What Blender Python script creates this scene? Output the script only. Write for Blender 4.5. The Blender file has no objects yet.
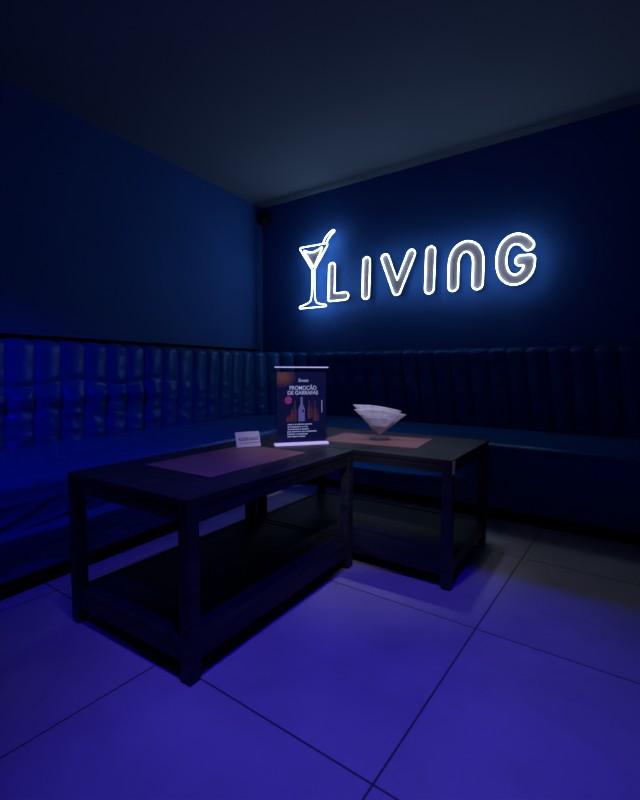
import bpy, bmesh, math, random
from mathutils import Vector, Matrix, noise
random.seed(7)
S = 0.75                      # metres per layout unit
COL = bpy.context.scene.collection
PI = math.pi
LA = -0.0993                  # the left wall leans this far off square
TL = math.tan(LA)
TR = 0.0475                   # the tables stand slightly askew
CEIL = 2.923
WX, WY = -0.3415, 0.3655      # room corner

# ------------------------------------------------------------------ helpers
def link(name, bm, mat, parent=None, origin=(0, 0, 0), smooth=False, rotz=0.0):
    """bm in layout units (world, or local when origin is given) -> ONE mesh object in metres"""
    me = bpy.data.meshes.new(name)
    for v in bm.verts:
        v.co = v.co * S
    bmesh.ops.recalc_face_normals(bm, faces=bm.faces[:])
    bm.to_mesh(me); bm.free()
    if isinstance(mat, (list, tuple)):
        for m in mat: me.materials.append(m)
    else:
        me.materials.append(mat)
    if smooth:
        for p in me.polygons: p.use_smooth = True
    o = bpy.data.objects.new(name, me)
    COL.objects.link(o)
    o.location = Vector(origin) * S
    o.rotation_euler = (0, 0, rotz)
    if parent is not None: o.parent = parent
    return o

def empty(name, loc, rotz=0.0):
    o = bpy.data.objects.new(name, None)
    COL.objects.link(o)
    o.empty_display_size = 0.05
    o.location = Vector(loc) * S
    o.rotation_euler = (0, 0, rotz)
    return o

def tag(o, label=None, cat=None, group=None, kind=None):
    if label: o['label'] = label
    if cat: o['category'] = cat
    if group: o['group'] = group
    if kind: o['kind'] = kind
    return o

def box(bm, a, b, bev=0.0, seg=2, M=None):
    t = bmesh.new()
    bmesh.ops.create_cube(t, size=1.0)
    sx, sy, sz = [b[i] - a[i] for i in range(3)]
    c = [(a[i] + b[i]) / 2 for i in range(3)]
    for v in t.verts:
        v.co = Vector((v.co.x * sx + c[0], v.co.y * sy + c[1], v.co.z * sz + c[2]))
    if bev > 0:
        bmesh.ops.bevel(t, geom=t.edges[:], offset=bev, segments=seg, affect='EDGES', profile=0.5)
    if M is not None:
        for v in t.verts: v.co = M @ v.co
    me = bpy.data.meshes.new('tmp'); t.to_mesh(me); t.free()
    bm.from_mesh(me); bpy.data.meshes.remove(me)

def merge(bm, t, M=None):
    if M is not None:
        for v in t.verts: v.co = M @ v.co
    me = bpy.data.meshes.new('tmp'); t.to_mesh(me); t.free()
    bm.from_mesh(me); bpy.data.meshes.remove(me)

def grid(bm, rows, close=False):
    """rows: list of equal length lists of points"""
    vs = [[bm.verts.new(p) for p in r] for r in rows]
    for i in range(len(vs) - 1):
        n = len(vs[i])
        for j in range(n if close else n - 1):
            k = (j + 1) % n
            bm.faces.new((vs[i][j], vs[i][k], vs[i + 1][k], vs[i + 1][j]))
    return vs

def tube(bm, pts, r, closed=False, n=8):
    pts = [Vector(p) for p in pts]
    rings = []
    N = len(pts)
    up = None
    for i in range(N):
        a = pts[(i - 1) % N] if (closed or i > 0) else pts[i]
        b = pts[(i + 1) % N] if (closed or i < N - 1) else pts[i]
        d = (b - a).normalized()
        ref = Vector((0, 1, 0))
        if abs(d.dot(ref)) > 0.98: ref = Vector((1, 0, 0))
        if up is not None and not closed: ref = up
        s = d.cross(ref).normalized(); u = s.cross(d).normalized()
        rings.append([pts[i] + (s * math.cos(2 * PI * k / n) + u * math.sin(2 * PI * k / n)) * r for k in range(n)])
    vs = [[bm.verts.new(p) for p in R] for R in rings]
    M = N if closed else N - 1
    for i in range(M):
        A, B = vs[i], vs[(i + 1) % N]
        for k in range(n):
            bm.faces.new((A[k], A[(k + 1) % n], B[(k + 1) % n], B[k]))
    if not closed:
        bm.faces.new(vs[0]); bm.faces.new(vs[-1][::-1])

def lathe(bm, prof, c, n=40):
    rows = [[Vector((c[0] + r * math.cos(2 * PI * k / n), c[1] + r * math.sin(2 * PI * k / n), c[2] + z)) for k in range(n)] for r, z in prof]
    grid(bm, rows, close=True)

def prism(bm, poly, M, d):
    """2-D polygon (u, v) extruded by d along local w; M maps (u, v, w) to layout units"""
    a = [bm.verts.new(M @ Vector((u, v, 0))) for u, v in poly]
    b = [bm.verts.new(M @ Vector((u, v, d))) for u, v in poly]
    bm.faces.new(a); bm.faces.new(b[::-1])
    n = len(poly)
    for i in range(n):
        bm.faces.new((a[i], b[i], b[(i + 1) % n], a[(i + 1) % n]))

def catmull(P, k=6):
    out = []
    for i in range(len(P) - 1):
        p0 = P[max(i - 1, 0)]; p1 = P[i]; p2 = P[i + 1]; p3 = P[min(i + 2, len(P) - 1)]
        for j in range(k):
            t = j / k
            out.append(tuple(0.5 * (2 * p1[d] + (p2[d] - p0[d]) * t + (2 * p0[d] - 5 * p1[d] + 4 * p2[d] - p3[d]) * t * t + (3 * p1[d] - p0[d] - 3 * p2[d] + p3[d]) * t ** 3) for d in (0, 1)))
    out.append(tuple(P[-1]))
    return out

# ---------------------------------------------------------------- materials
def mat(name, base=(0.5, 0.5, 0.5), rough=0.5, metal=0.0, spec=0.5, emit=None, es=0.0, trans=0.0, ior=1.45, coat=0.0):
    m = bpy.data.materials.new(name); m.use_nodes = True
    b = m.node_tree.nodes['Principled BSDF']
    b.inputs['Base Color'].default_value = (*base, 1)
    b.inputs['Roughness'].default_value = rough
    b.inputs['Metallic'].default_value = metal
    b.inputs['Specular IOR Level'].default_value = spec
    b.inputs['IOR'].default_value = ior
    b.inputs['Transmission Weight'].default_value = trans
    b.inputs['Coat Weight'].default_value = coat
    if emit:
        b.inputs['Emission Color'].default_value = (*emit, 1)
        b.inputs['Emission Strength'].default_value = es
    return m, m.node_tree.nodes, m.node_tree.links, b

def mottled(name, c1, c2, scale, rough, bump=0.0, bscale=60, spec=0.5, detail=6, stretch=(1, 1, 1), rough2=None, coat=0.0, bdist=0.002):
    m, N, L, b = mat(name, c1, rough, spec=spec, coat=coat)
    tc = N.new('ShaderNodeTexCoord'); mp = N.new('ShaderNodeMapping')
    mp.inputs['Scale'].default_value = stretch
    L.new(tc.outputs['Object'], mp.inputs['Vector'])
    nz = N.new('ShaderNodeTexNoise'); nz.inputs['Scale'].default_value = scale; nz.inputs['Detail'].default_value = detail
    L.new(mp.outputs[0], nz.inputs['Vector'])
    cr = N.new('ShaderNodeValToRGB')
    cr.color_ramp.elements[0].position = 0.35; cr.color_ramp.elements[0].color = (*c1, 1)
    cr.color_ramp.elements[1].position = 0.68; cr.color_ramp.elements[1].color = (*c2, 1)
    L.new(nz.outputs['Fac'], cr.inputs[0]); L.new(cr.outputs[0], b.inputs['Base Color'])
    if rough2 is not None:
        mr = N.new('ShaderNodeMapRange'); mr.inputs['To Min'].default_value = rough; mr.inputs['To Max'].default_value = rough2
        L.new(nz.outputs['Fac'], mr.inputs['Value']); L.new(mr.outputs[0], b.inputs['Roughness'])
    if bump > 0:
        n2 = N.new('ShaderNodeTexNoise'); n2.inputs['Scale'].default_value = bscale; n2.inputs['Detail'].default_value = 4
        L.new(mp.outputs[0], n2.inputs['Vector'])
        bp = N.new('ShaderNodeBump'); bp.inputs['Strength'].default_value = bump; bp.inputs['Distance'].default_value = bdist
        L.new(n2.outputs['Fac'], bp.inputs['Height']); L.new(bp.outputs[0], b.inputs['Normal'])
    return m

M_WALL = mottled('blue_wall_paint', (0.028, 0.115, 0.42), (0.031, 0.13, 0.46), 3.0, 0.75, 0.25, 90, spec=0.2)
M_CEIL = mottled('dark_ceiling_paint', (0.165, 0.225, 0.295), (0.18, 0.24, 0.31), 2.0, 0.85, 0.2, 40, spec=0.15)
M_LEATHER = mottled('teal_blue_leather', (0.003, 0.085, 0.30), (0.004, 0.10, 0.35), 4.0, 0.33, 0.35, 300, spec=0.5, bdist=0.001)
M_LEATHER.node_tree.nodes['Principled BSDF'].inputs['Specular Tint'].default_value = (0.25, 0.5, 1.0, 1)
M_PIPE = mat('leather_seam', (0.010, 0.035, 0.08), 0.5)[0]
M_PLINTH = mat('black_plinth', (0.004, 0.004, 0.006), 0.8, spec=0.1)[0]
M_MAT = mottled('reddish_brown_leatherette', (0.27, 0.135, 0.125), (0.33, 0.165, 0.15), 9.0, 0.5, 0.3, 350, spec=0.35, bdist=0.0008)
M_BLACK = mat('black_plastic', (0.01, 0.01, 0.012), 0.45)[0]
M_DARKGLASS = mat('lens_glass', (0.05, 0.07, 0.06), 0.15)[0]
M_PAPER = mat('white_card', (0.75, 0.75, 0.80), 0.55, spec=0.3)[0]
M_INK = mat('dark_ink', (0.03, 0.03, 0.08), 0.6)[0]
M_NAPKIN = mottled('white_napkin_paper', (0.70, 0.70, 0.74), (0.78, 0.78, 0.82), 30, 0.8, 0.3, 120, spec=0.2)
M_STICKER = mat('label_paper', (0.80, 0.78, 0.85), 0.5)[0]

def wood():
    m, N, L, b = mat('black_brown_wood', (0.03, 0.03, 0.03), 0.45, spec=0.3)
    tc = N.new('ShaderNodeTexCoord'); mp = N.new('ShaderNodeMapping'); mp.inputs['Scale'].default_value = (2.0, 34.0, 34.0)
    L.new(tc.outputs['Object'], mp.inputs['Vector'])
    nz = N.new('ShaderNodeTexNoise'); nz.inputs['Scale'].default_value = 1.6; nz.inputs['Detail'].default_value = 7; nz.inputs['Distortion'].default_value = 0.4
    L.new(mp.outputs[0], nz.inputs['Vector'])
    cr = N.new('ShaderNodeValToRGB')
    cr.color_ramp.elements[0].position = 0.36; cr.color_ramp.elements[0].color = (0.011, 0.012, 0.015, 1)
    cr.color_ramp.elements[1].position = 0.70; cr.color_ramp.elements[1].color = (0.034, 0.038, 0.044, 1)
    L.new(nz.outputs['Fac'], cr.inputs[0]); L.new(cr.outputs[0], b.inputs['Base Color'])
    bp = N.new('ShaderNodeBump'); bp.inputs['Strength'].default_value = 0.35; bp.inputs['Distance'].default_value = 0.0008
    L.new(nz.outputs['Fac'], bp.inputs['Height']); L.new(bp.outputs[0], b.inputs['Normal'])
    return m
M_WOOD = wood()

def tiles():
    m, N, L, b = mat('grey_porcelain_tile', (0.4, 0.4, 0.4), 0.45, spec=0.4)
    tc = N.new('ShaderNodeTexCoord')
    sp = N.new('ShaderNodeSeparateXYZ'); L.new(tc.outputs['Object'], sp.inputs[0])
    P = 0.81 * S
    def axis(out, off):
        a = N.new('ShaderNodeMath'); a.operation = 'SUBTRACT'; a.inputs[1].default_value = off * S - 40 * P; L.new(out, a.inputs[0])
        d = N.new('ShaderNodeMath'); d.operation = 'DIVIDE'; d.inputs[1].default_value = P; L.new(a.outputs[0], d.inputs[0])
        f = N.new('ShaderNodeMath'); f.operation = 'FRACT'; L.new(d.outputs[0], f.inputs[0])
        fl = N.new('ShaderNodeMath'); fl.operation = 'FLOOR'; L.new(d.outputs[0], fl.inputs[0])
        g = N.new('ShaderNodeMath'); g.operation = 'PINGPONG'; g.inputs[1].default_value = 0.5; L.new(f.outputs[0], g.inputs[0])
        h = N.new('ShaderNodeMath'); h.operation = 'LESS_THAN'; h.inputs[1].default_value = 0.0038; L.new(g.outputs[0], h.inputs[0])
        return h.outputs[0], fl.outputs[0]
    gx, ix = axis(sp.outputs['X'], 2.999); gy, iy = axis(sp.outputs['Y'], -2.026)
    mx = N.new('ShaderNodeMath'); mx.operation = 'MAXIMUM'; L.new(gx, mx.inputs[0]); L.new(gy, mx.inputs[1])
    cb = N.new('ShaderNodeCombineXYZ'); L.new(ix, cb.inputs[0]); L.new(iy, cb.inputs[1])
    sc = N.new('ShaderNodeVectorMath'); sc.operation = 'SCALE'; sc.inputs['Scale'].default_value = 3.7; L.new(cb.outputs[0], sc.inputs[0])
    ad = N.new('ShaderNodeVectorMath'); ad.operation = 'ADD'; L.new(tc.outputs['Object'], ad.inputs[0]); L.new(sc.outputs[0], ad.inputs[1])
    nz = N.new('ShaderNodeTexNoise'); nz.inputs['Scale'].default_value = 3.5; nz.inputs['Detail'].default_value = 8; nz.inputs['Roughness'].default_value = 0.62
    L.new(ad.outputs[0], nz.inputs['Vector'])
    cr = N.new('ShaderNodeValToRGB')
    cr.color_ramp.elements[0].position = 0.3; cr.color_ramp.elements[0].color = (0.36, 0.35, 0.36, 1)
    cr.color_ramp.elements[1].position = 0.7; cr.color_ramp.elements[1].color = (0.50, 0.485, 0.49, 1)
    L.new(nz.outputs['Fac'], cr.inputs[0])
    mix = N.new('ShaderNodeMix'); mix.data_type = 'RGBA'
    L.new(mx.outputs[0], mix.inputs[0]); L.new(cr.outputs[0], mix.inputs[6]); mix.inputs[7].default_value = (0.07, 0.065, 0.07, 1)
    L.new(mix.outputs[2], b.inputs['Base Color'])
    mr = N.new('ShaderNodeMapRange'); mr.inputs['To Min'].default_value = 0.4; mr.inputs['To Max'].default_value = 0.6
    L.new(nz.outputs['Fac'], mr.inputs['Value']); L.new(mr.outputs[0], b.inputs['Roughness'])
    iv = N.new('ShaderNodeMath'); iv.operation = 'SUBTRACT'; iv.inputs[0].default_value = 1.0; L.new(mx.outputs[0], iv.inputs[1])
    bp = N.new('ShaderNodeBump'); bp.inputs['Strength'].default_value = 0.6; bp.inputs['Distance'].default_value = 0.0015
    L.new(iv.outputs[0], bp.inputs['Height']); L.new(bp.outputs[0], b.inputs['Normal'])
    return m
M_TILE = tiles()

NEON_COL = (0.62, 0.80, 1.0)
M_NEON = mat('white_neon_tube', (0.9, 0.9, 0.9), 0.4, emit=NEON_COL, es=11.0)[0]
M_NEONC = mat('bright_neon_tube', (0.9, 0.9, 0.9), 0.4, emit=NEON_COL, es=10.0)[0]
M_FACE = mat('milky_acrylic_face', (0.23, 0.20, 0.225), 0.5, spec=0.4)[0]
def clear(name, tint, ior, rough):
    m = bpy.data.materials.new(name); m.use_nodes = True; N = m.node_tree.nodes; L = m.node_tree.links
    N.clear(); out = N.new('ShaderNodeOutputMaterial'); mx = N.new('ShaderNodeMixShader'); lw = N.new('ShaderNodeLayerWeight'); pw = N.new('ShaderNodeMath'); fr = N.new('ShaderNodeMath')
    tr = N.new('ShaderNodeBsdfTransparent'); gl = N.new('ShaderNodeBsdfGlossy')
    lw.inputs['Blend'].default_value = 0.5; pw.operation = 'POWER'; pw.inputs[1].default_value = 4.0; fr.operation = 'MULTIPLY_ADD'; fr.inputs[1].default_value = 0.9; fr.inputs[2].default_value = ((ior - 1) / (ior + 1)) ** 2
    L.new(lw.outputs['Facing'], pw.inputs[0]); L.new(pw.outputs[0], fr.inputs[0])
    tr.inputs[0].default_value = (*tint, 1); gl.inputs['Roughness'].default_value = rough
    L.new(fr.outputs[0], mx.inputs[0]); L.new(tr.outputs[0], mx.inputs[1]); L.new(gl.outputs[0], mx.inputs[2]); L.new(mx.outputs[0], out.inputs[0])
    return m
M_ACRYL = clear('clear_acrylic', (0.93, 0.95, 1.0), 1.49, 0.03)
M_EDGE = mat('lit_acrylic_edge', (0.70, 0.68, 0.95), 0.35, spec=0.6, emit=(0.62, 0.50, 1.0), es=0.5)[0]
M_GLASS = clear('clear_glass', (0.96, 0.97, 1.0), 1.5, 0.02)

# ------------------------------------------------------------------ setting
def wl(y, off=0.0):           # x of the left wall face (plus an offset into the room) at y
    return WX + (y - WY) * TL + off / math.cos(LA)
X1, Y0 = 5.3, -6.2
def struct(name, bm, m):
    o = link(name, bm, m); o['kind'] = 'structure'; return o
def slab(name, poly, z0, z1, m):
    bm = bmesh.new(); prism(bm, poly, Matrix.Translation((0, 0, z0)), z1 - z0); return struct(name, bm, m)
foot = [(wl(Y0), Y0), (X1, Y0), (X1, WY), (WX, WY)]
slab('floor', foot, -0.12, 0.0, M_TILE)
slab('ceiling', foot, CEIL, CEIL + 0.12, M_CEIL)
slab('wall_left', [(wl(Y0) - .15, Y0), (wl(Y0), Y0), (WX, WY), (WX - .15, WY)], -0.12, CEIL + .12, M_WALL)
slab('wall_back', [(WX - .15, WY), (X1 + .15, WY), (X1 + .15, WY + .15), (WX - .15, WY + .15)], -0.12, CEIL + .12, M_WALL)
slab('wall_right', [(X1, Y0), (X1 + .15, Y0), (X1 + .15, WY), (X1, WY)], -0.12, CEIL + .12, M_WALL)
slab('wall_front', [(wl(Y0) - .15, Y0 - .15), (X1 + .15, Y0 - .15), (X1 + .15, Y0), (wl(Y0) - .15, Y0)], -0.12, CEIL + .12, M_WALL)

# dark strip on the left wall, standing in for shade above the bench
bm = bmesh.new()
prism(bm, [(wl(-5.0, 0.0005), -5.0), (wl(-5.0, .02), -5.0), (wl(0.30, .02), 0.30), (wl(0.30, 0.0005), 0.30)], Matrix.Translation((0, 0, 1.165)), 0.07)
struct('gap_shade_strip', bm, M_PLINTH)
# ------------------------------------------------- corner banquette (one thing)
DL = Vector((-math.sin(-LA) * 0 + TL, 1, 0)).normalized()   # along the left wall towards the back wall
NL = Vector((DL.y, -DL.x, 0))                               # into the room
YS, XE = -5.2, 4.9
def path(ol, ob, r, ds=0.02, y0=YS, x1=XE):
    """plan curve parallel to the left wall (offset ol), a filleted corner, parallel to the back wall (offset ob)"""
    yb = WY - ob
    c = Vector((wl(yb, ol), yb, 0))              # sharp corner
    th = math.acos(max(-1, min(1, DL.dot(Vector((1, 0, 0))))))   # turn angle
    t = r * math.tan(th / 2)
    a0 = c - DL * t; b0 = c + Vector((t, 0, 0))
    start = Vector((wl(y0, ol), y0, 0))
    ctr = a0 + NL * r
    pts = []
    L1 = (a0 - start).length; L2 = r * th; L3 = x1 - b0.x
    return dict(start=start, a0=a0, b0=b0, ctr=ctr, r=r, L=(L1, L2, L3), th=th)
def pt(P, u):
    """u in 0..3: segment + fraction"""
    if u <= 1: return P['start'].lerp(P['a0'], u), NL.copy()
    if u <= 2:
        a = P['th'] * (u - 1)
        R = Matrix.Rotation(-a, 3, 'Z')
        n = R @ NL
        return P['ctr'] - n * P['r'], n
    return P['b0'].lerp(Vector((XE, P['b0'].y, 0)), u - 2), Vector((0, -1, 0))

# common parameter: arc length along the backrest face
FACE = path(0.40, 0.185, 0.62)
TOP = path(0.30, 0.125, 0.55)
LT = sum(FACE['L'])
def s2u(s):
    a, b, c = FACE['L']
    if s <= a: return s / a
    if s <= a + b: return 1 + (s - a) / b
    return 2 + min(1, (s - a - b) / c)
def s_of_y(y): return (y - YS) / DL.y
def s_of_x(x): return FACE['L'][0] + FACE['L'][1] + (x - FACE['b0'].x)

# channel seams along the backrest
seams = []
s = 0.02
while s < s_of_y(-1.20): seams.append(s); s += 0.168
s_c = seams[-1]
s_r = s_of_x(0.95)
n = round((s_r - s_c) / 0.175)
for i in range(1, n): seams.append(s_c + (s_r - s_c) * i / n)
s = s_r
for xx in (0.95, 1.145, 1.326, 1.51, 1.698, 1.857, 2.009, 2.163, 2.319, 2.476, 2.626, 2.77, 2.927, 3.078):
    seams.append(s_of_x(xx))
xx = 3.23
while xx < XE: seams.append(s_of_x(xx)); xx += 0.152
seams.append(LT)

ZB, ZT = 0.50, 1.185
def fbm(x, y, z, o=4):
    return noise.fractal(Vector((x, y, z)), 0.9, 2.1, o)
def ridge(x, y, z):
    v = 1 - abs(noise.noise(Vector((x, y, z)))) * 2.2
    return max(0.0, v) ** 3
def puff(s, w):
    """bulge of the channel at s (0 at seams, 1 mid), w = fraction of height"""
    lo = 0
    for i in range(len(seams) - 1):
        if seams[i] <= s <= seams[i + 1]:
            t = (s - seams[i]) / (seams[i + 1] - seams[i])
            return (math.sin(PI * t)) ** 0.55, i, t
    return 0.0, 0, 0.0

def back_panel(s0, s1, seam_set):
    # columns are denser near the seams
    cols = []
    brk = [s0] + [q for q in seams if s0 + 0.01 < q < s1 - 0.01] + [s1]
    for i in range(len(brk) - 1):
        a, b = brk[i], brk[i + 1]
        K = 12
        for k in range(K):
            t = k / K
            cols.append(a + (b - a) * (0.5 - 0.5 * math.cos(PI * t)))
    cols.append(s1)
    NZ = 46
    sA = s_of_y(-1.55)
    rows = []
    for j in range(-1, NZ + 13):
        row = []
        for c in cols:
            u = s2u(c)
            pb, nb = pt(FACE, u); ptp, nt = pt(TOP, u)
            pf, i, t = puff(c, 0)
            edge = min(1.0, min(c - s0, s1 - c) / 0.05)
            edge = math.sqrt(max(0, 1 - (1 - edge) ** 2))
            if j <= NZ:
                h = max(0, j) / NZ
                z = ZB + (ZT - 0.055 - ZB) * h
                base = pb.lerp(ptp, h * 0.92)
                out = nb
            else:                                   # rolled top
                h = 1.0
                a = (j - NZ) / 12 * PI * 0.5
                base = pb.lerp(ptp, 0.92) - nb * (1 - math.cos(a)) * 0.075
                z = ZT - 0.055 + math.sin(a) * 0.055
                out = nb
            fade = min(1, (h + 0.02) / 0.08)
            d = 0.034 * pf * (0.55 + 0.45 * fade)
            # horizontal waist line and creases of the worn leather, strongest on the left bench
            wL = 1 / (1 + math.exp((c - sA) / 0.12))
            wr = 0.0
            zz = (z - ZB) / (ZT - ZB)
            low = 1 / (1 + math.exp((zz - 0.56) / 0.05))
            k1 = ridge(c * 6.0 + zz * 2.3, zz * 7.5 - c * 1.4, 1.3 + i * 0.37)
            k2 = ridge(c * 3.1 - zz * 3.0, zz * 10.0 + c * 2.0, 5.1 + i * 0.21)
            wr += (0.4 + 0.6 * wL) * low * (0.020 * k1 + 0.018 * k2) * pf
            wr += 0.010 * fbm(c * 3, zz * 3, 2.0) * pf
            # the sag at mid-height
            wr += wL * 0.028 * (math.exp(-((zz - 0.44) / 0.07) ** 2) - math.exp(-((zz - 0.58 - 0.03 * math.sin(c * 9)) / 0.035) ** 2)) * pf
            # seams wander a little
            p = base + out * ((d + wr) * (0.4 + 0.6 * edge) - 0.02 * (1 - edge))
            if j == -1: z = ZB - 0.03
            if j > NZ:
                z += 0.014 * (pf - 0.6) * math.sin((j - NZ) / 12 * PI * .5)
            row.append(Vector((p.x, p.y, z)))
        rows.append(row)
    # down the back, against the wall
    last = []
    for c, q in zip(cols, rows[-1]):
        pb, nb = pt(TOP, s2u(c))
        last.append(Vector((q.x, q.y, q.z)) - nb * 0.02)
    rows.append(last)
    back = []
    for c, q in zip(cols, last):
        pb, nb = pt(TOP, s2u(c))
        w = q - nb * 0.012
        back.append(Vector((w.x, w.y, ZT - 0.03)))
    rows.append(back)
    rows.append([Vector((q.x, q.y, ZB - 0.03)) for q in back])
    bm = bmesh.new(); vs = grid(bm, rows)
    for col in (0, -1):
        f = [r[col] for r in vs]
        try: bm.faces.new(f)
        except ValueError: pass
    return bm

bench = empty('corner_bench', (0.6, -0.4, 0))
tag(bench, 'long dark blue channel-tufted leather bench wrapping the corner under the neon sign', 'bench')
BO = Vector((0.6, -0.4, 0))
def bpart(name, bm, m, smooth=True):
    for v in bm.verts: v.co -= BO
    o = link(name, bm, m, bench, smooth=smooth)
    return o
splitL = min(seams, key=lambda q: abs(q - s_of_y(-1.70)))
splitR = s_of_x(1.698)
cuts = [seams[0], splitL, splitR, LT]
for a, b in zip(cuts[:-1], cuts[1:]):
    bpart('backrest', back_panel(a + 0.002, b - 0.002, seams), M_LEATHER)

# seat: sweep of a profile, from under the backrest to the front and down
FRONT = path(1.284, 1.0155, 0.20)
REAR = path(0.40, 0.185, 0.62)
KICK = path(1.284 - 0.0, 1.0155 - 0.0, 0.19)
def sweep(profile_fn, s_list, nrow):
    rows = []
    for j in range(nrow):
        rows.append([profile_fn(u, j) for u in s_list])
    return rows
def ulist(u0, u1, d1=220, d2=26, d3=200):
    L = []
    if u0 < 1: L += [u0 + (min(1, u1) - u0) * i / d1 for i in range(d1)]
    if u0 < 2 and u1 > 1: L += [1 + i / d2 for i in range(d2)]
    if u1 > 2: L += [2 + (u1 - 2) * i / d3 for i in range(d3 + 1)]
    elif u1 <= 1: L.append(u1)
    return L
SEATZ = 0.508
def seat_pt(u, j):
    pr, nr = pt(REAR, u); pf, nf = pt(FRONT, u)
    nr_ = (pf - pr).normalized()
    NT, NR = 26, 10
    pin = pf - nf * 0.075
    wy = pf.y * 1.0; wx = pf.x
    s = pr.y if u < 1.5 else pr.x
    if j <= NT:
        t = j / NT
        p = (pr - nr_ * 0.10).lerp(pin, t)
        z = SEATZ + 0.012 * math.sin(PI * min(1, t * 1.05))
        left = 1.0 if u < 1.0 else max(0.0, 1 - (u - 1))
        z += left * (0.010 * ridge(s * 1.6 + t * 0.6, t * 5.0 - s * .25, 7.7) + 0.006 * fbm(s * 1.5, t * 3, 3)) * math.sin(PI * t)
        z += (1 - left) * 0.004 * fbm(s * 1.5, t * 2, 9)
        z += 0.004 * left * ridge(s * .8, t * 9.0, 2.2)
        return Vector((p.x, p.y, z))
    if j <= NT + NR:
        a = (j - NT) / NR * PI / 2
        p = pin + nf * 0.075 * math.sin(a)
        return Vector((p.x, p.y, SEATZ - 0.05 * (1 - math.cos(a))))
    return None
us = ulist(0.0, 3.0, 300, 30, 160)
rows = [[seat_pt(u, j) for u in us] for j in range(37)]
def front_row(z, k):
    r = []
    for u in us:
        pf, nf = pt(FRONT, u)
        left = 1.0 if u <= 1.0 else 0.15
        s = pf.y if u < 1.5 else pf.x
        h = (z - 0.07) / 0.39
        env = math.sin(PI * max(0, min(1, h))) ** 0.6
        # long folds in the loose leather of the left front, sloping with the bench
        zc = 0.255 + 0.020 * math.sin(s * 2.1) - 0.03 * (s + 2.7)
        f = 0.034 * math.exp(-((z - zc) / (0.013 if z > zc else 0.045)) ** 2)
        f += 0.012 * ridge(s * 1.3 + z * 2.5, z * 13 - s * 2.6, 4.4)
        f += 0.026 * ridge(s * 2.2 + z * 5.0, z * 7 + s * 1.6, 8.8) * (1 / (1 + math.exp(-(s + 2.55) / 0.08)))
        f += 0.012 * fbm(s * 1.4, z * 4, 6)
        if left < 1: f = 0.012 * fbm(s * 1.3, z * 3, 1.0)
        q = pf + nf * (f * env)
        r.append(Vector((q.x, q.y, z)))
    return r
for k in range(1, 61):
    rows.append(front_row(0.458 - (0.458 - 0.075) * k / 60, k))
# tuck under
r = []
for u in us:
    pf, nf = pt(FRONT, u); q = pf - nf * 0.08; r.append(Vector((q.x, q.y, 0.075)))
rows.append(r)
bm = bmesh.new(); grid(bm, rows)
bpart('seat', bm, M_LEATHER)
# plinth below
bm = bmesh.new()
rr = []
for off, z in ((-0.30, 0.078), (-0.004, 0.078), (-0.004, 0.001), (-0.30, 0.001)):
    row = []
    for u in us[::3] + [us[-1]]:
        pf, nf = pt(KICK, u); q = pf + nf * off; row.append(Vector((q.x, q.y, z)))
    rr.append(row)
grid(bm, rr)
bpart('plinth', bm, M_PLINTH, smooth=False)
# -------------------------------------------------------------- coffee tables
def tw(x, y):                 # table-aligned to layout coordinates
    dx, dy = x - 2.324, y + 1.8416
    return Vector((2.324 + dx * math.cos(TR) - dy * math.sin(TR), -1.8416 + dx * math.sin(TR) + dy * math.cos(TR), 0))
TT = 0.5983
def coffee_table(x0, x1, y0, y1, label, along_y):
    o = tw((x0 + x1) / 2, (y0 + y1) / 2)
    W, D = (x1 - x0) / 2, (y1 - y0) / 2
    rot = TR
    if along_y: rot = TR + PI / 2; W, D = D, W
    root = empty('coffee_table', o, rot)
    tag(root, label, 'table')
    leg = 0.046
    bm = bmesh.new(); box(bm, (-W, -D, TT - 0.022), (W, D, TT), 0.0025); link('tabletop', bm, M_WOOD, root)
    for sx in (-1, 1):
        for sy in (-1, 1):
            bm = bmesh.new()
            xa, xb = sorted((sx * W, sx * (W - leg))); ya, yb = sorted((sy * D, sy * (D - leg)))
            box(bm, (xa, ya, 0.012), (xb, yb, TT - 0.022), 0.002)
            lg = link('leg', bm, M_WOOD, root)
            bm = bmesh.new(); box(bm, (xa + .006, ya + .006, 0.0), (xb - .006, yb - .006, 0.012)); link('foot_glide', bm, M_BLACK, lg)
    e = 0.004
    ap = 0.075 if along_y else 0.062
    for zz0, zz1, nm in ((TT - ap, TT - 0.022, 'apron'), (0.068, 0.135, 'shelf_rail')):
        for sy in (-1, 1):
            bm = bmesh.new()
            ya, yb = sorted((sy * (D - e), sy * (D - e - 0.022)))
            box(bm, (-W + leg, ya, zz0), (W - leg, yb, zz1), 0.0015); link(nm, bm, M_WOOD, root)
        for sx in (-1, 1):
            bm = bmesh.new()
            xa, xb = sorted((sx * (W - e), sx * (W - e - 0.022)))
            box(bm, (xa, -D + leg, zz0), (xb, D - leg, zz1), 0.0015); link(nm, bm, M_WOOD, root)
    bm = bmesh.new(); box(bm, (-W + 0.027, -D + 0.027, 0.112), (W - 0.027, D - 0.027, 0.130)); link('shelf', bm, M_WOOD, root)
    return root
t1 = coffee_table(1.636, 2.324, -2.884, -1.836, 'black-brown wooden coffee table nearest the camera, holding the upright drinks poster', True)
t2 = coffee_table(1.672, 2.816, -1.826, -1.135, 'black-brown wooden coffee table with the napkin glass and a small white label on its corner', False)
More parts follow.
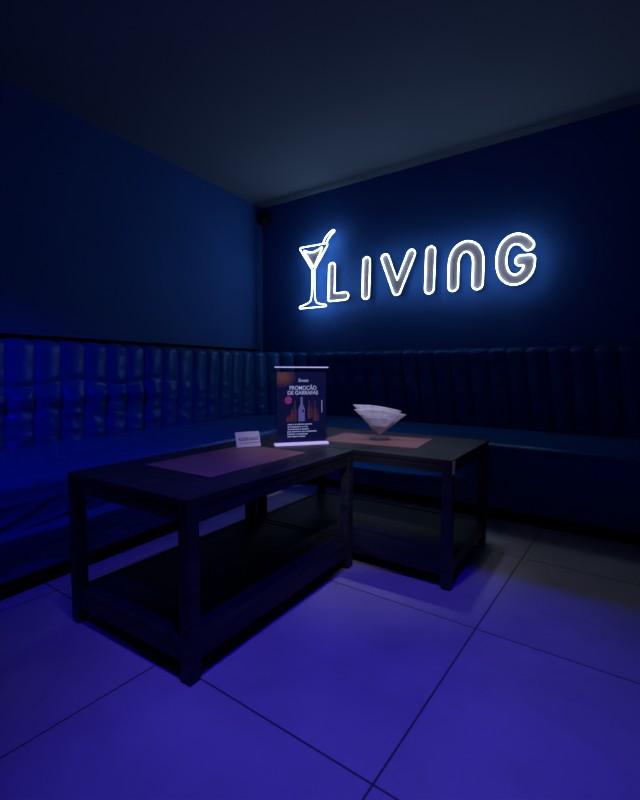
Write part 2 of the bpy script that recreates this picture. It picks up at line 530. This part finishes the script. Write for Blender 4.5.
# the small sticker on the corner of the second table
bm = bmesh.new()
W2, D2 = (2.816 - 1.672) / 2, (1.826 - 1.135) / 2
box(bm, (W2 + .0001, -D2 + 0.004, TT - 0.066), (W2 + .0013, -D2 + 0.040, TT - 0.006), 0.0)
st = link('sticker', bm, M_STICKER, t2); st['label'] = 'small white label with dark marks'
bm = bmesh.new()
for k, (a, b) in enumerate(((.008, .032), (.012, .022), (.008, .028), (.018, .034), (.008, .02))):
    z = TT - 0.016 - k * 0.0105
    box(bm, (W2 + .0013, -D2 + a, z - .004), (W2 + .0016, -D2 + b, z))
link('printing', bm, M_INK, st)

# ---------------------------------------------------------------- placemats
def placemat(c, ang, w, d, label):
    p = tw(*c)
    bm = bmesh.new()
    t = bmesh.new()
    n = 5; rr = 0.006; poly = []
    for cx, cy, a0 in ((w/2 - rr, d/2 - rr, 0), (-w/2 + rr, d/2 - rr, PI/2), (-w/2 + rr, -d/2 + rr, PI), (w/2 - rr, -d/2 + rr, 1.5*PI)):
        for k in range(n): 
            a = a0 + PI/2 * k / (n - 1); poly.append((cx + rr*math.cos(a), cy + rr*math.sin(a)))
    prism(bm, poly, Matrix.Identity(4), 0.004)
    t.free()
    o = link('placemat', bm, M_MAT, None, (p.x, p.y, TT + 0.0003), rotz=TR + ang)
    tag(o, label, 'placemat')
    return o
placemat((1.982, -2.345), PI/2 - 0.01, 0.60, 0.39, 'reddish brown placemat on the nearer table in front of the reserved card')
placemat((2.288, -1.495), 0.11, 0.545, 0.335, 'reddish brown placemat under the glass of napkins on the farther table')

# ------------------------------------------------------------ printed display
def text_mesh(txt, size, name, m, parent, M, align='CENTER', sx=1.0, bold=0.0):
    cu = bpy.data.curves.new('txt', 'FONT'); cu.body = txt; cu.size = size; cu.align_x = align; cu.align_y = 'CENTER'
    cu.offset = bold; cu.extrude = 0.0004
    to = bpy.data.objects.new('txt', cu); COL.objects.link(to)
    dg = bpy.context.evaluated_depsgraph_get(); dg.update()
    me = bpy.data.meshes.new_from_object(to.evaluated_get(dg))
    bpy.data.objects.remove(to)
    bm = bmesh.new(); bm.from_mesh(me); bpy.data.meshes.remove(me)
    for v in bm.verts: v.co = M @ Vector((v.co.x * sx, v.co.y, v.co.z))
    return link(name, bm, m, parent)

A = Vector((1.936, -1.987, 0)); B = Vector((2.11, -1.756, 0))
ex = (B - A).normalized(); DW = (B - A).length; en = Vector((ex.y, -ex.x, 0))
DO = (A + B) / 2
disp = empty('poster_display', (DO.x, DO.y, TT), math.atan2(ex.y, ex.x))
tag(disp, 'upright clear acrylic stand holding a dark drinks promotion poster', 'poster stand')
# local frame: x to the right, y backwards, z up
DH = 0.408
bm = bmesh.new(); box(bm, (-DW/2, -0.006, 0.016), (DW/2, -0.003, DH), 0.0006); link('front_panel', bm, M_ACRYL, disp)
bm = bmesh.new(); box(bm, (-DW/2, 0.003, 0.016), (DW/2, 0.006, DH), 0.0006); link('back_panel', bm, M_ACRYL, disp)
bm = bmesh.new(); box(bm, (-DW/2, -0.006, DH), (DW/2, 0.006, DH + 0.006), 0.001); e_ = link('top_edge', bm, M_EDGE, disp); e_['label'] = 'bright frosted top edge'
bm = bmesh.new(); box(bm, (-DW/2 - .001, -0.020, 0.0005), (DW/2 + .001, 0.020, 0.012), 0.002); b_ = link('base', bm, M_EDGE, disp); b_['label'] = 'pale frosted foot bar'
def poster_mat():
    m, N, L, b = mat('printed_dark_poster', (0.01, 0.012, 0.06), 0.4, spec=0.4)
    tc = N.new('ShaderNodeTexCoord'); mp = N.new('ShaderNodeMapping')
    L.new(tc.outputs['Object'], mp.inputs['Vector'])
    mp.inputs['Scale'].default_value = (18, 1, 22)
    g = N.new('ShaderNodeTexGradient'); g.gradient_type = 'SPHERICAL'; L.new(mp.outputs[0], g.inputs[0])
    # the printed orange flare is centred near the top left of the sheet
    mp.inputs['Location'].default_value = (0.078 * 18, 0, -0.272 * 22)
    mx = N.new('ShaderNodeMix'); mx.data_type = 'RGBA'
    L.new(g.outputs['Fac'], mx.inputs[0]); mx.inputs[6].default_value = (0.016, 0.022, 0.10, 1); mx.inputs[7].default_value = (0.55, 0.20, 0.10, 1)
    L.new(mx.outputs[2], b.inputs['Base Color'])
    return m
PW = DW - 0.022
bm = bmesh.new(); box(bm, (-PW/2, -0.0015, 0.018), (PW/2, 0.0015, DH - 0.022)); poster = link('poster', bm, poster_mat(), disp)
def pm(name, base, rough=0.5): return mat(name, base, rough)[0]
M_GLOWINK = mat('glowing_white_print', (0.85, 0.85, 0.95), 0.5, emit=(0.6, 0.6, 1.0), es=0.22)[0]; M_PINK = pm('pink_print', (0.85, 0.10, 0.35))  # white ink is given a faint glow so the lettering looks lit
M_RUST = pm('rust_print', (0.30, 0.09, 0.10)); M_PALE = pm('pale_print', (0.38, 0.42, 0.75)); M_BROWN = pm('brown_print', (0.20, 0.07, 0.10))
yF = -0.0022
def PM(x, z): return Matrix.Translation((x, yF, z)) @ Matrix.Rotation(PI/2, 4, 'X')
def px(u, v):                 # position on the poster picture
    return ((u - 262) / 440 * DW, (690 - v) / 630 * (DH + 0.006))
text_mesh('Smoo', 0.024, 'heading', M_GLOWINK, poster, PM(*px(275, 170)), bold=0.0004)
text_mesh('PROMO\u00c7\u00c3O', 0.030, 'heading', M_GLOWINK, poster, PM(*px(272, 231)), sx=0.86, bold=0.0005)
text_mesh('DE GARRAFAS', 0.028, 'heading', M_GLOWINK, poster, PM(*px(270, 270)), sx=0.93, bold=0.0005)
# pink badge
bm = bmesh.new(); cx, cz = px(150, 326)
prism(bm, [(cx + .019*math.cos(a*PI/12)*(1+.05*(a%2)), cz + .020*math.sin(a*PI/12)*(1+.05*(a%2))) for a in range(24)], Matrix.Translation((0, yF, 0)) @ Matrix.Rotation(PI/2, 4, 'X'), 0.0004)
link('badge', bm, M_PINK, poster)
# pictured bottles
def bottle_print(u, v0, v1, w, m, name='bottle_picture', neck=0.35):
    x, zt = px(u, v0); _, zb = px(u, v1); h = zt - zb
    prof = [(w/2, 0), (w/2, h*0.5), (w*neck/2, h*0.72), (w*neck/2, h)]
    poly = [(x + a, zb + b) for a, b in prof] + [(x - a, zb + b) for a, b in prof[::-1]]
    bm = bmesh.new(); prism(bm, poly, Matrix.Translation((0, yF, 0)) @ Matrix.Rotation(PI/2, 4, 'X'), 0.0004)
    link(name, bm, m, poster)
bottle_print(205, 330, 500, .020, M_BROWN); bottle_print(322, 330, 480, .015, M_RUST); bottle_print(372, 335, 500, .015, M_RUST)
bottle_print(180, 400, 500, .020, M_RUST); bottle_print(396, 400, 500, .012, M_BROWN); bottle_print(148, 445, 500, .018, M_RUST)
bottle_print(345, 350, 470, .010, M_BROWN)
bottle_print(260, 302, 498, .034, M_PALE)
x, z = px(273, 415); bm = bmesh.new()
prism(bm, [(x + .005*math.cos(a*PI/6), z + .009*math.sin(a*PI/6)) for a in range(12)], Matrix.Translation((0, yF - .0005, 0)) @ Matrix.Rotation(PI/2, 4, 'X'), 0.0003)
link('bottle_label', bm, M_INK, poster)
# body copy: six lines of small unreadable print and a vertical strip at the right
rs = random.Random(3)
def printline(u0, u1, v, hgt):
    u = u0
    while u < u1:
        w = rs.uniform(7, 13)
        a, z = px(u, v); b, _ = px(min(u + w, u1), v)
        box(bm, (a, yF - .0004, z - hgt * rs.uniform(.6, 1)), (b, yF, z + hgt))
        u += w + rs.choice((2, 2, 3, 7))
for k, (a, b) in enumerate(((145, 348), (145, 310), (145, 320), (142, 385), (142, 310), (142, 290))):
    bm = bmesh.new(); printline(a, b, 523 + k * 19.5, 0.0032); link('small_print', bm, M_GLOWINK, poster)
bm = bmesh.new()
x, z = px(430, 330)
for k in range(9):
    box(bm, (x - .002, yF - .0004, z - .006 - k*.0075), (x + .002, yF, z - k*.0075))
link('side_print', bm, M_GLOWINK, poster)

# ------------------------------------------------------------- reserved card
cA = Vector((1.842, -2.167, 0)); cB = Vector((1.898, -2.053, 0))
cx_ = (cB - cA).normalized(); CW = 0.128; CO = (cA + cB) / 2
card = empty('reserved_card', (CO.x, CO.y, TT + 0.0045), math.atan2(cx_.y, cx_.x))
tag(card, 'small white standing card reading RESERVADO at the edge of a placemat', 'card')
CH = 0.080
def panel(name, tilt, y0, w=CW):
    bm = bmesh.new(); box(bm, (-w/2, -0.001, 0), (w/2, 0.001, CH))
    M = Matrix.Translation((0, y0, 0.0015)) @ Matrix.Rotation(tilt, 4, 'X')
    for v in bm.verts: v.co = M @ v.co
    return link(name, bm, M_PAPER, card), M
front, MF = panel('front_panel', -0.42, 0.0)
panel('back_stay', 0.42, 0.0672, 0.04)
text_mesh('RESERVADO', 0.0235, 'lettering', M_INK, front, MF @ Matrix.Translation((0.003, -0.0012, 0.040)) @ Matrix.Rotation(PI/2, 4, 'X'), sx=0.83, bold=0.0004)
bm = bmesh.new(); x = -0.045
while x < 0.055:
    w = rs.uniform(.006, .012); box(bm, (x, -0.0014, 0.019), (x + w, -0.0010, 0.0225)); x += w + .0035
for v in bm.verts: v.co = MF @ v.co
link('small_print', bm, M_INK, front)

# ---------------------------------------------------------- glass of napkins
G = Vector((2.277, -1.479, TT + 0.0045))
glass = empty('cocktail_glass', G)
tag(glass, 'short stemmed clear cocktail glass standing on the farther placemat, full of napkins', 'glass')
bm = bmesh.new()
lathe(bm, [(0.0001, 0.0), (0.060, 0.0), (0.062, 0.003), (0.055, 0.006), (0.022, 0.009), (0.010, 0.012), (0.009, 0.015), (0.012, 0.020),
           (0.118, 0.142), (0.1195, 0.143), (0.1185, 0.1445), (0.1155, 0.143), (0.010, 0.023), (0.0001, 0.021)], (0, 0, 0))
for f in list(bm.faces): pass
link('bowl', bm, M_GLASS, glass, smooth=True)
# napkins: folded triangles standing point down in the glass
vx = Vector((0.811, 0.585, 0)); vy = Vector((-0.585, 0.811, 0))
def napkin(off, pts, thick, wav, label, seed):
    """pts: outline (u, z) of the folded triangle, u to the right as one faces the glass"""
    bm = bmesh.new()
    n = 30
    tip = pts[0]; a = pts[1]; b = pts[2]
    rows = []
    def P(s, t, side):
        # s across 0..1, t from the tip 0..1
        l = (tip[0] + (a[0] - tip[0]) * t, tip[1] + (a[1] - tip[1]) * t)
        r = (tip[0] + (b[0] - tip[0]) * t, tip[1] + (b[1] - tip[1]) * t)
        u = l[0] + (r[0] - l[0]) * s; z = l[1] + (r[1] - l[1]) * s
        z += 0.010 * math.sin(PI * s) * t
        bulge = (0.022 * math.sin(PI * s) * t ** 0.7)
        w = wav * t * (math.sin(s * 9 + seed) * 0.4 + fbm(u * 14 + seed, z * 14, seed) * 0.9 + ridge(u * 16 + z * 9, z * 10 - u * 5, seed) * 0.9)
        y = off * t + side * (thick / 2 + bulge * 0.5) * (0.25 + 0.75 * min(1, (1 - abs(2 * s - 1)) * 6 + .15)) + w
        q = vx * u + vy * y
        return Vector((q.x, q.y, z))
    ring = []
    for k in range(n + 1):
        t = 0.04 + 0.96 * k / n
        row = [P(i / n, t, -1) for i in range(n + 1)] + [P(1 - i / n, t, 1) for i in range(n + 1)]
        rows.append(row)
    vs = grid(bm, rows, close=True)
    for R in (vs[0], vs[-1]):
        m = n + 1
        for i in range(n):
            bm.faces.new((R[i], R[i + 1], R[2 * m - 2 - i], R[2 * m - 1 - i]))
    o = link('napkin', bm, M_NAPKIN, None, G, smooth=True)
    tag(o, label, 'napkin')
    return o
# front napkin has a second, smaller fold in front of it
napkin(-0.012, [(0.0, 0.024), (-0.150, 0.172), (0.150, 0.142)], 0.010, 0.008, 'white folded napkin at the front of the glass, its fold line sloping down right', 1.3)
napkin(0.016, [(0.0, 0.028), (-0.152, 0.196), (0.128, 0.160)], 0.010, 0.008, 'white folded napkin standing behind the front one, peeking above its left end', 4.1)
napkin(-0.034, [(0.002, 0.026), (-0.082, 0.126), (0.080, 0.110)], 0.006, 0.005, 'smallest white folded napkin, lowest in the front of the cone', 7.9)

# ------------------------------------------------------------------ neon sign
YF = WY - 0.13
KS = (3.7407 + YF) / (3.7407 + 0.3205)      # keeps the measured layout at the tube plane
sign = empty('neon_sign', (1.5, WY, 1.7))
tag(sign, 'white glowing neon wall sign of a cocktail glass beside the word LIVING', 'neon sign')
SO = Vector((1.5, WY, 1.7))
def offset_outline(P, r, n=9, sharp=False):
    """outline of a fat stroke along polyline P with round ends"""
    P = [Vector((a[0], a[1])) for a in P]
    def side(Q):
        out = []
        for i in range(len(Q) - 1):
            d = (Q[i + 1] - Q[i]).normalized(); nn = Vector((-d.y, d.x))
            if i == 0: out.append(Q[0] + nn * r)
            if i < len(Q) - 2:
                d2 = (Q[i + 2] - Q[i + 1]).normalized(); n2 = Vector((-d2.y, d2.x))
                cr = d.x * d2.y - d.y * d2.x
                ang = math.acos(max(-1, min(1, d.dot(d2))))
                if cr > 0 or ang < 0.5:           # inner or smooth: mitre
                    m = (nn + n2).normalized(); k = r / max(0.2, m.dot(nn))
                    out.append(Q[i + 1] + m * k)
                else:
                    if sharp:
                        m = (nn + n2).normalized(); k = r / max(0.2, m.dot(nn)); c = Q[i + 1] + m * k
                        out += [c - d * r * .5, c - d * r * .15 + d2 * r * .15, c + d2 * r * .5]
                    else:
                        for k in range(n + 1):
                            a = -ang * k / n
                            out.append(Q[i + 1] + Vector((nn.x * math.cos(a) - nn.y * math.sin(a), nn.x * math.sin(a) + nn.y * math.cos(a))) * r)
            else: out.append(Q[i + 1] + nn * r)
        return out
    def cap(c, d):
        nn = Vector((-d.y, d.x)); return [c + nn * r * math.cos(a) + d * r * math.sin(a) for a in [PI * k / (n + 1) for k in range(1, n + 1)]]
    A_ = side(P); B_ = side(P[::-1])
    return A_ + cap(P[-1], (P[-1] - P[-2]).normalized()) + B_ + cap(P[0], (P[0] - P[1]).normalized())
def to3(p, y): return Vector((3.4914 + (p[0] - 3.4914) * KS, y, 1 + (p[1] - 1) * KS)) - SO
def letter(name, outline, r=0.0048, plate=True, m=None):
    bm = bmesh.new(); tube(bm, [to3(p, YF) for p in outline], r, closed=True, n=8)
    t = link('neon_tube', bm, m or M_NEON, sign, smooth=True); t['label'] = 'white glowing tube outlining ' + name
    if plate:
        bm = bmesh.new()
        a = [bm.verts.new(to3(p, YF + 0.012)) for p in outline]; b = [bm.verts.new(to3(p, YF + 0.030)) for p in outline]
        n = len(outline)
        bm.faces.new(a); bm.faces.new(b[::-1])
        for i in range(n): bm.faces.new((a[i], b[i], b[(i + 1) % n], a[(i + 1) % n]))
        f = link('letter_face', bm, M_FACE, sign); f['label'] = 'grey acrylic face of ' + name
    # stand-off pegs to the wall
letter('the letter L', offset_outline([(0.711, 2.097), (0.704, 1.771), (0.882, 1.771)], 0.040, sharp=True))
letter('the first letter I', offset_outline([(1.137, 2.097), (1.130, 1.757)], 0.041))
letter('the letter V', offset_outline([(1.348, 2.097), (1.479, 1.766), (1.626, 2.099)], 0.041))
letter('the second letter I', offset_outline([(1.821, 2.094), (1.814, 1.752)], 0.045))
letter('the arch-shaped letter N', offset_outline(catmull([(2.040, 1.754), (2.040, 1.884), (2.046, 1.995), (2.085, 2.064), (2.150, 2.088), (2.216, 2.060), (2.254, 1.990), (2.260, 1.887), (2.258, 1.748)], 6), 0.046))
# letter G: curve plus bar
gc = catmull([(2.665, 2.020), (2.620, 2.068), (2.555, 2.086), (2.494, 2.056), (2.459, 1.984), (2.457, 1.877), (2.489, 1.795), (2.548, 1.755), (2.608, 1.761), (2.655, 1.803), (2.674, 1.855)], 6)
gp = gc + [(2.676, 1.900), (2.605, 1.905)]
letter('the letter G', offset_outline(gp, 0.042, n=6))
def pos(p): return p
# cocktail glass
cup = [(0.276, 2.350), (0.285, 2.358), (0.640, 2.353), (0.652, 2.343), (0.648, 2.325), (0.470, 2.085), (0.455, 2.085), (0.280, 2.335)]
letter('the cocktail glass rim and bowl', cup, plate=False, m=M_NEONC)
liq = catmull([(0.335, 2.322), (0.385, 2.300), (0.443, 2.286), (0.508, 2.296), (0.575, 2.322)], 5) + [(0.583, 2.312), (0.475, 2.125), (0.460, 2.125), (0.330, 2.310)]
letter('the drink', liq, m=M_NEONC)
stem = catmull([(0.446, 2.085), (0.449, 1.960), (0.443, 1.840), (0.420, 1.755), (0.350, 1.722), (0.282, 1.708), (0.272, 1.695), (0.285, 1.684), (0.453, 1.682), (0.622, 1.683), (0.634, 1.692), (0.622, 1.702), (0.560, 1.714), (0.500, 1.745), (0.481, 1.840), (0.479, 1.960), (0.478, 2.083)], 4)
bm = bmesh.new(); tube(bm, [to3(p, YF) for p in stem], 0.0046, n=8)
t = link('neon_tube', bm, M_NEONC, sign, smooth=True); t['label'] = 'white glowing tube outlining the stem and foot'
straw = catmull([(0.592, 2.350), (0.612, 2.395), (0.650, 2.438), (0.716, 2.478), (0.736, 2.476), (0.738, 2.460), (0.690, 2.425), (0.655, 2.385), (0.640, 2.352)], 4)
bm = bmesh.new(); tube(bm, [to3(p, YF) for p in straw], 0.0046, n=8)
t = link('neon_tube', bm, M_NEONC, sign, smooth=True); t['label'] = 'white glowing tube outlining the straw'
# wall standoffs
for (x, z) in ((0.704, 1.78), (0.711, 2.09), (1.134, 1.85), (1.134, 2.02), (1.479, 1.785), (1.37, 2.05), (1.60, 2.05), (1.816, 1.85), (1.82, 2.02), (2.04, 1.8), (2.15, 2.088), (2.26, 1.8), (2.457, 1.92), (2.555, 2.086), (2.6, 1.76), (0.46, 2.2)):
    bm = bmesh.new()
    tube(bm, [to3((x, z), YF + 0.028), to3((x, z), WY)], 0.005, n=10)
    link('standoff', bm, M_ACRYL, sign)

# ------------------------------------------------------------ corner camera
cc = empty('security_camera', (-0.235, 0.285, 2.735))
tag(cc, 'tiny dark camera with a round lens mounted high in the room corner', 'camera')
MR = Matrix.Rotation(0.75, 4, 'Z')
bm = bmesh.new(); box(bm, (-0.055, -0.02, -0.03), (0.055, 0.06, 0.10), 0.012, 3, MR); link('housing', bm, M_BLACK, cc, smooth=False)
bm = bmesh.new(); t = bmesh.new(); bmesh.ops.create_uvsphere(t, u_segments=24, v_segments=16, radius=0.036)
for v in t.verts: v.co.y = v.co.y * 0.6 - 0.022
merge(bm, t, MR @ Matrix.Translation((0, 0, 0.0))); link('lens', bm, M_DARKGLASS, cc, smooth=True)

# -------------------------------------------------------------------- lights
def spot(name, loc, target, color, energy, size, blend, radius):
    l = bpy.data.lights.new(name, 'SPOT'); l.color = color; l.energy = energy
    l.spot_size = size; l.spot_blend = blend; l.shadow_soft_size = radius
    o = bpy.data.objects.new(name, l); COL.objects.link(o)
    o.location = Vector(loc) * S
    d = (Vector(target) - Vector(loc)).normalized()
    o.rotation_euler = d.to_track_quat('-Z', 'Y').to_euler()
    return o
# blue lamps with added out-of-view fixtures; one has a flap that cuts its light
def lamp_with_unseen_fixture(name, x, y, target, energy, size, flap=True):
    bm = bmesh.new()
    box(bm, (x - .05, y - .10, CEIL - .02), (x + .05, y + .05, CEIL - .0005), 0.003)
    lathe(bm, [(0.055, -0.105), (0.06, -0.105), (0.06, -0.02), (0.055, -0.02), (0.055, -0.105)], (x, y, CEIL), 24)
    if flap:                                              # added unseen flap that stops the light just behind the nearer table
        fl = 0.30
        yo = y + (-1.50 - y) * fl / (CEIL - 0.10)
        box(bm, (x - .22, yo, CEIL - 0.10 - fl), (x + .22, yo + .006, CEIL - 0.0005))
    struct(name, bm, M_BLACK)
    spot('blue_lamp', (x, y, CEIL - 0.10), target, (0.02, 0.0, 1.0), energy, size, 1.0, 0.006)
lamp_with_unseen_fixture('unseen_lamp_with_flap', 3.00, -3.20, (2.85, -2.60, 0), 114.0, 1.0)
lamp_with_unseen_fixture('unseen_lamp_fixture', 2.05, -3.95, (0.75, -2.45, 0.35), 72.0, 1.0, False)
# recessed downlights
spot('downlight', (2.66, -3.02, 2.90), (2.70, -2.35, 0.0), (1.0, 0.80, 0.84), 8.0, 1.05, 1.0, 0.03)
spot('downlight', (2.30, -1.25, 2.90), (2.28, -1.50, 0.6), (0.58, 0.54, 1.0), 34.0, 0.62, 1.0, 0.03)
spot('downlight', (3.70, -4.10, 2.88), (2.18, -1.72, 0.72), (0.70, 0.64, 1.0), 125.0, 0.42, 1.0, 0.03)

w = bpy.data.worlds.new('World'); bpy.context.scene.world = w; w.use_nodes = True
w.node_tree.nodes['Background'].inputs[0].default_value = (0, 0, 0, 1)
w.node_tree.nodes['Background'].inputs[1].default_value = 0.0

# -------------------------------------------------------------------- camera
f, pitch, yaw, roll = 450.7737, -0.0685, -0.6254, 0.0033
C = Vector((3.4914, -3.7407, 1.0)) * S
fw = Vector((math.sin(yaw) * math.cos(pitch), math.cos(yaw) * math.cos(pitch), math.sin(pitch)))
rt = Vector((math.cos(yaw), -math.sin(yaw), 0)); up = rt.cross(fw)
r2 = rt * math.cos(roll) + up * math.sin(roll); u2 = -rt * math.sin(roll) + up * math.cos(roll)
cam = bpy.data.cameras.new('camera'); co = bpy.data.objects.new('camera', cam); COL.objects.link(co)
R = Matrix((r2, u2, -fw)).transposed()
co.matrix_world = Matrix.Translation(C) @ R.to_4x4()
cam.sensor_fit = 'VERTICAL'; cam.sensor_height = 36; cam.sensor_width = 28.8; cam.lens = f / 800 * 36
cam.clip_start = 0.02
sc = bpy.context.scene
sc.camera = co
sc.view_settings.view_transform = 'Standard'; sc.view_settings.look = 'None'
sc.view_settings.gamma = 1; sc.view_settings.use_curve_mapping = False
sc.view_settings.exposure = 0.0
